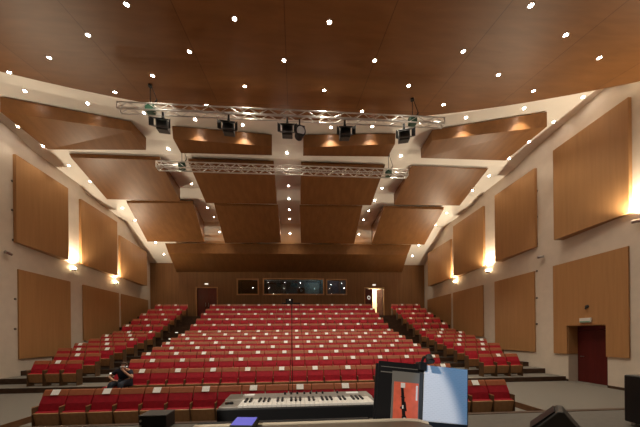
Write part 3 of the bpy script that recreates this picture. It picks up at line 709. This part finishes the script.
# keyboard on its stand
KX0, KX1, KZ = -.214, .582, EYE-.338
kb = thing('keyboard', 'grey electronic keyboard with white keys standing behind the cream table', 'keyboard', (0, 1.28, KZ))
bm = bmesh.new(); prism(bm, [(KX0, .0, -.035), (KX0, .0, -.006), (KX0, .118, -.006), (KX0, .125, .001), (KX0, .245, .003), (KX0, .25, -.055), (KX0, .04, -.055)], (KX1-KX0, 0, 0)); obj('body', bm, 'grey_body', kb, .006)
bm = bmesh.new(); bx(bm, (KX0-.004, -.012, -.075), (KX1+.004, .0, -.014)); bx(bm, (KX0-.004, .0, -.075), (KX1+.004, .24, -.056)); obj('front_panel', bm, 'black', kb, .004)
k0 = -.118; kw = .0232
for i in range(29):
    bm = bmesh.new(); bx(bm, (k0+i*kw+.0006, -.004, -.012), (k0+(i+1)*kw-.0006, .12, .001)); obj('white_key', bm, 'ivory', kb, .0015)
for i in range(28):
    if i % 7 in (2, 6): continue
    bm = bmesh.new(); x = k0+(i+1)*kw; bx(bm, (x-.0055, .05, .0005), (x+.0055, .122, .009)); obj('black_key', bm, 'black', kb, .002)
for i, x in enumerate((.10, .135, .17, .21, .245, .28, .315, .40)):
    bm = bmesh.new(); tube(bm, (x, .205, .001), (x, .205, .016), .006, .005, 10); obj('knob', bm, 'black', kb)
box('display', (-.13, .19, .001), (-.07, .225, .006), 'paper', kb); box('display', (.45, .19, .001), (.52, .215, .006), 'paper', kb)
for x in (-.185, -.165):
    bm = bmesh.new(); tube(bm, (x, .06, -.007), (x, .06, .003), .012, .010, 12); obj('pitch_wheel', bm, 'black', kb)
ks = thing('keyboard_stand', 'black folding stand carrying the electronic keyboard', 'stand', (0, 1.40, S))
ht = KZ-.076-S
for x in (KX0+.12, KX1-.12):
    bm = bmesh.new(); tube(bm, (x, -.09, .02), (x, .09, ht-.02), .014); obj('leg', bm, 'black', ks)
    bm = bmesh.new(); tube(bm, (x, .09, .02), (x, -.09, ht-.02), .014); obj('leg', bm, 'black', ks)
for y, z in ((-.09, .014), (.09, .014), (-.09, ht-.014), (.09, ht-.014)):
    bm = bmesh.new(); tube(bm, (KX0+.05, y, z), (KX1-.05, y, z), .013); obj('crossbar', bm, 'black', ks)
# table
TZ = EYE-.364
tb = thing('table', 'cream-edged table in front of the electronic keyboard', 'table', (.22, .945, S))
h = TZ-S
bm = bmesh.new(); prism(bm, [(-.47, -.2, h-.03), (.36, -.2, h-.03), (.44, -.17, h-.03), (.475, -.1, h-.03), (.475, .08, h-.03), (.45, .12, h-.03), (.40, .135, h-.03), (-.47, .135, h-.03)], (0, 0, .03)); obj('tabletop', bm, 'tan', tb)
bm = bmesh.new(); prism(bm, [(-.47, .118, h), (.40, .118, h), (.45, .105, h), (.475, .07, h), (.482, .09, h), (.455, .128, h), (.40, .142, h), (-.47, .142, h)], (0, 0, .004)); obj('edge_strip', bm, 'cream', tb)
bm = bmesh.new(); bx(bm, (-.46, .144, h-.07), (.25, .165, h+.006)); obj('back_rail', bm, 'black', tb)
for x in (-.42, .40):
    for y in (-.16, .09):
        bm = bmesh.new(); tube(bm, (x, y, 0), (x, y, h-.03), .018); obj('leg', bm, 'black', tb)
# little device with a blue screen
dv = thing('audio_device', 'small black device with glowing blue screen on the cream table', 'device', (-.042, 1.032, TZ+.004), -.12)
bm = bmesh.new(); prism(bm, [(-.045, -.04, 0), (-.045, -.04, .022), (-.045, .045, .028), (-.045, .045, 0)], (.09, 0, 0)); obj('case', bm, 'black', dv, .003)
bm = bmesh.new(); prism(bm, [(-.041, -.035, .0224), (-.041, .041, .0278), (-.041, .041, .029), (-.041, -.035, .0236)], (.082, 0, 0)); obj('screen', bm, 'blue_screen', dv)
bm = bmesh.new(); tube(bm, (-.01, -.043, .008), (-.01, -.037, .008), .003); obj('indicator', bm, 'lit_plastic', dv)
# music stand with binder, picture and sheets
def frame_mat(org, roll, lean):
    return Matrix.Translation(org) @ Matrix.Rotation(-.03, 4, 'Z') @ Matrix.Rotation(roll, 4, 'Y') @ Matrix.Rotation(-lean, 4, 'X')
MS = frame_mat(at_y(421, 424, 1.12), math.radians(6.5), math.radians(9))
base = at_y(421, 424, 1.12)
ms = thing('music_stand', 'black music stand holding the open folder and sheets', 'music stand', (base.x+.01, base.y+.12, S))
inv = Matrix.Translation((-(base.x+.01), -(base.y+.12), -S))
def ms_obj(name, bm, mat, M4, parent=None, **k):
    o = obj(name, bm, mat, parent, **k); o.matrix_local = (inv @ M4) if parent else M4; return o
bm = bmesh.new(); bx(bm, (-.215, .006, -.02), (.215, .012, .25)); bx(bm, (-.215, -.016, -.025), (.215, .012, -.018)); ms_obj('desk_plate', bm, 'black', MS, ms)
bm = bmesh.new(); hp = (inv @ MS) @ Vector((0, .02, .1)); tube(bm, hp, (0, 0, .35), .011); tube(bm, (0, 0, .12), (0, 0, .36), .015); obj('pole', bm, 'black', ms)
for a in (0.5, 2.6, 4.7):
    bm = bmesh.new(); tube(bm, (0, 0, .14), (.2*math.cos(a), .1+.2*math.sin(a)*.5, .01), .009); obj('leg', bm, 'black', ms)
def laid(name, bm, mat, label, cat, M4=MS):
    o = obj(name, bm, mat); o.matrix_world = M4; tag(o, label, cat); return o
fo = thing('folder', 'open black folder with a clear page leaning on the music stand', 'folder'); fo.matrix_world = MS
bm = bmesh.new(); bx(bm, (-.205, -.004, -.016), (-.012, .003, .262)); obj('cover', bm, 'black', fo); bm = bmesh.new(); bx(bm, (-.015, -.006, -.016), (.0, .003, .262)); obj('spine', bm, 'charcoal', fo)
bm = bmesh.new(); bx(bm, (.0, -.004, -.016), (.212, .003, .262)); obj('cover', bm, 'black', fo)
bm = bmesh.new(); bx(bm, (-.195, -.006, .212), (-.02, -.0045, .216)); bx(bm, (-.195, -.006, .236), (-.02, -.0045, .239)); obj('page_edge', bm, 'grey_card', fo)
bk = thing('picture_card', 'coral red picture card of a dark clarinet on the music stand', 'picture'); bk.matrix_world = MS
bm = bmesh.new(); bx(bm, (-.142, -.012, -.012), (-.018, -.007, .222)); obj('card_back', bm, 'grey_card', bk)
bm = bmesh.new(); bx(bm, (-.134, -.0135, -.004), (-.022, -.012, .175)); obj('print', bm, 'picture_red', bk)
bm = bmesh.new(); tube(bm, (-.098, -.014, .17), (-.085, -.014, .03), .006, .008); tube(bm, (-.085, -.014, .03), (-.080, -.014, .002), .009, .015); tube(bm, (-.100, -.014, .115), (-.084, -.014, .105), .005); tube(bm, (-.083, -.014, .09), (-.076, -.014, .05), .004); tube(bm, (-.102, -.014, .065), (-.088, -.014, .06), .005); bmesh.ops.scale(bm, vec=(1, .05, 1), space=Matrix.Translation((0, .0135, 0)), verts=bm.verts); obj('clarinet_image', bm, 'black', bk)
for q in (((-.034, -.0142, .10), (-.026, -.0139, .165)), ((-.094, -.0142, .06), (-.088, -.0139, .075)), ((-.086, -.0142, .01), (-.077, -.0139, .022)), ((-.104, -.0142, .15), (-.084, -.0139, .172))):
    box('print_highlight', q[0], q[1], 'paper', bk)
sh = thing('sheet_music', 'white printed sheets on the folder, lit pale blue', 'sheet'); sh.matrix_world = MS
def sheet_mat():
    m, nt, b = _mat('printed_sheet'); L = nt.links.new
    tc = nt.nodes.new('ShaderNodeTexCoord'); br = nt.nodes.new('ShaderNodeTexBrick'); br.inputs['Scale'].default_value = 1
    br.inputs['Brick Width'].default_value = .02; br.inputs['Row Height'].default_value = .008; br.inputs['Mortar Size'].default_value = .0032
    br.inputs['Color1'].default_value = (.72, .72, .74, 1); br.inputs['Color2'].default_value = (.80, .80, .82, 1); br.inputs['Mortar'].default_value = (.86, .86, .88, 1)
    mp = nt.nodes.new('ShaderNodeMapping'); mp.inputs['Rotation'].default_value = (PI/2, 0, 0)
    L(tc.outputs['Object'], mp.inputs['Vector']); L(mp.outputs['Vector'], br.inputs['Vector']); L(br.outputs['Color'], b.inputs['Base Color']); return m
M['sheet'] = sheet_mat()
bm = bmesh.new(); bx(bm, (.004, -.0075, .014), (.206, -.006, .258)); obj('page', bm, 'paper', sh)
bm = bmesh.new(); bx(bm, (.002, -.010, .018), (.203, -.008, .262)); o = obj('page', bm, 'sheet', sh); o.rotation_euler = (0, .01, 0)
# clip lamp on the stand
cl = thing('clip_lamp', 'small black clip lamp on top of the music stand', 'lamp'); cl.matrix_world = MS
bm = bmesh.new(); bx(bm, (-.025, -.02, .235), (.012, .022, .275)); obj('clip', bm, 'black', cl, .004)
bm = bmesh.new(); tube(bm, (-.006, .0, .27), (-.006, -.02, .295), .006); tube(bm, (-.006, -.02, .295), (-.004, -.06, .298), .006); obj('gooseneck', bm, 'rubber', cl)
bm = bmesh.new(); tube(bm, (-.004, -.06, .30), (-.004, -.08, .272), .013, .018, 12); obj('lamp_head', bm, 'black', cl)
bm = bmesh.new(); tube(bm, (-.004, -.08, .2718), (-.004, -.0805, .2708), .015, .015, 12); obj('lamp_lens', bm, 'charcoal', cl)
def aim(loc, tgt, e, ang, col, blend, rad, name):
    o = spot(loc, e, ang, blend, col, rad, name=name); o.rotation_euler = (Vector(tgt)-Vector(loc)).to_track_quat('-Z', 'Y').to_euler(); return o
# two unseen spots added behind the player to light the sheet: a white one whose beam ends across the sheet, and a soft blue one
src = Vector((-2.6, -2.2, 5.0)); tg = MS @ Vector((-.49, 0, .15))
aim(src, tg, 340, 2*math.atan(.5/(tg-src).length), (1, .91, .80), .10, .02, 'added_white_beam')
aim((2.6, -1.2, 3.6), MS @ Vector((.16, 0, .16)), 75, .12, (.28, .60, 1), .5, .02, 'added_blue_beam')

# wedge monitor, speaker, small amplifier, microphone stand
pk = at_y(561, 412, 2.4); hh = pk.z-S
wm = thing('stage_monitor', 'black wedge monitor lying on the stage floor', 'speaker', (pk.x, pk.y, S), -.79)
bm = bmesh.new(); prism(bm, [(-.25, 0, .002), (-.245, 0, .05), (-.02, 0, hh), (.02, 0, hh), (.20, 0, .06), (.215, 0, .002)], (0, .34, 0)); obj('cabinet', bm, 'charcoal', wm, .012)
bm = bmesh.new(); prism(bm, [(-.236, .03, .08), (-.04, .03, hh-.018), (-.048, .03, hh-.008), (-.244, .03, .09)], (0, .28, 0)); obj('grille', bm, 'black', wm)
p0 = at_y(623.5, 374.5, 2.85)
sp = thing('loudspeaker', 'tall black loudspeaker cabinet with metal corners at the stage edge', 'speaker', (p0.x+.32, 2.6, S))
h = p0.z-S
box('cabinet', (-.32, -.25, .04), (.32, .25, h), 'black', sp, .015)
box('grille', (-.28, -.262, .16), (.28, -.251, h-.06), 'rubber', sp)
for x in (-.30, .30):
    bm = bmesh.new(); bx(bm, (x-.035, -.268, h-.05), (x+.035, -.2, h+.008)); obj('corner_cap', bm, 'steel' if x > 0 else 'charcoal', sp)
    for y in (-.2, .2):
        bm = bmesh.new(); tube(bm, (x*.85-.012, y, .02), (x*.85+.012, y, .02), .02, n=14); obj('caster', bm, 'steel', sp)
am = thing('amplifier', 'small black amplifier box with grey lid at the stage edge', 'amplifier', (-1.51, 3.27, S))
box('case', (-.155, -.11, .008), (.155, .12, .165), 'black', am, .008); box('lid', (-.157, -.112, .166), (.157, .122, .18), 'charcoal', am, .004)
for x, z in ((-.13, .12), (-.13, .06)):
    bm = bmesh.new(); tube(bm, (x, -.11, z), (x, -.125, z), .014, .012, 10); obj('knob', bm, 'steel', am)
for x in (-.12, .12):
    for y in (-.08, .09):
        bm = bmesh.new(); tube(bm, (x, y, 0), (x, y, .01), .015, n=8); obj('foot', bm, 'rubber', am)
mc = at_y(292, 303, 2.7)
mi = thing('microphone_stand', 'thin black upright microphone stand behind the electronic keyboard', 'stand', (mc.x, 2.7, S))
bm = bmesh.new(); tube(bm, (0, 0, .01), (-.004, 0, mc.z-S), .0036, .003); obj('pole', bm, 'black', mi)
bm = bmesh.new(); lathe(bm, [(.13, 0), (.13, .012), (.03, .03), (.012, .05)], 20); obj('base', bm, 'black', mi)

# ------------------------------------------------------------------ world and view
w = bpy.data.worlds.new('world'); bpy.context.scene.world = w; w.use_nodes = True
w.node_tree.nodes['Background'].inputs[0].default_value = (1, .8, .6, 1); w.node_tree.nodes['Background'].inputs[1].default_value = 0.0
sc = bpy.context.scene
sc.view_settings.view_transform = 'Standard'; sc.view_settings.look = 'None'; sc.view_settings.gamma = 1; sc.view_settings.use_curve_mapping = False
sc.view_settings.exposure = 1.46
sc.cycles.max_bounces = 8; sc.cycles.diffuse_bounces = 5; sc.cycles.sample_clamp_indirect = 3
sc.cycles.use_denoising = True
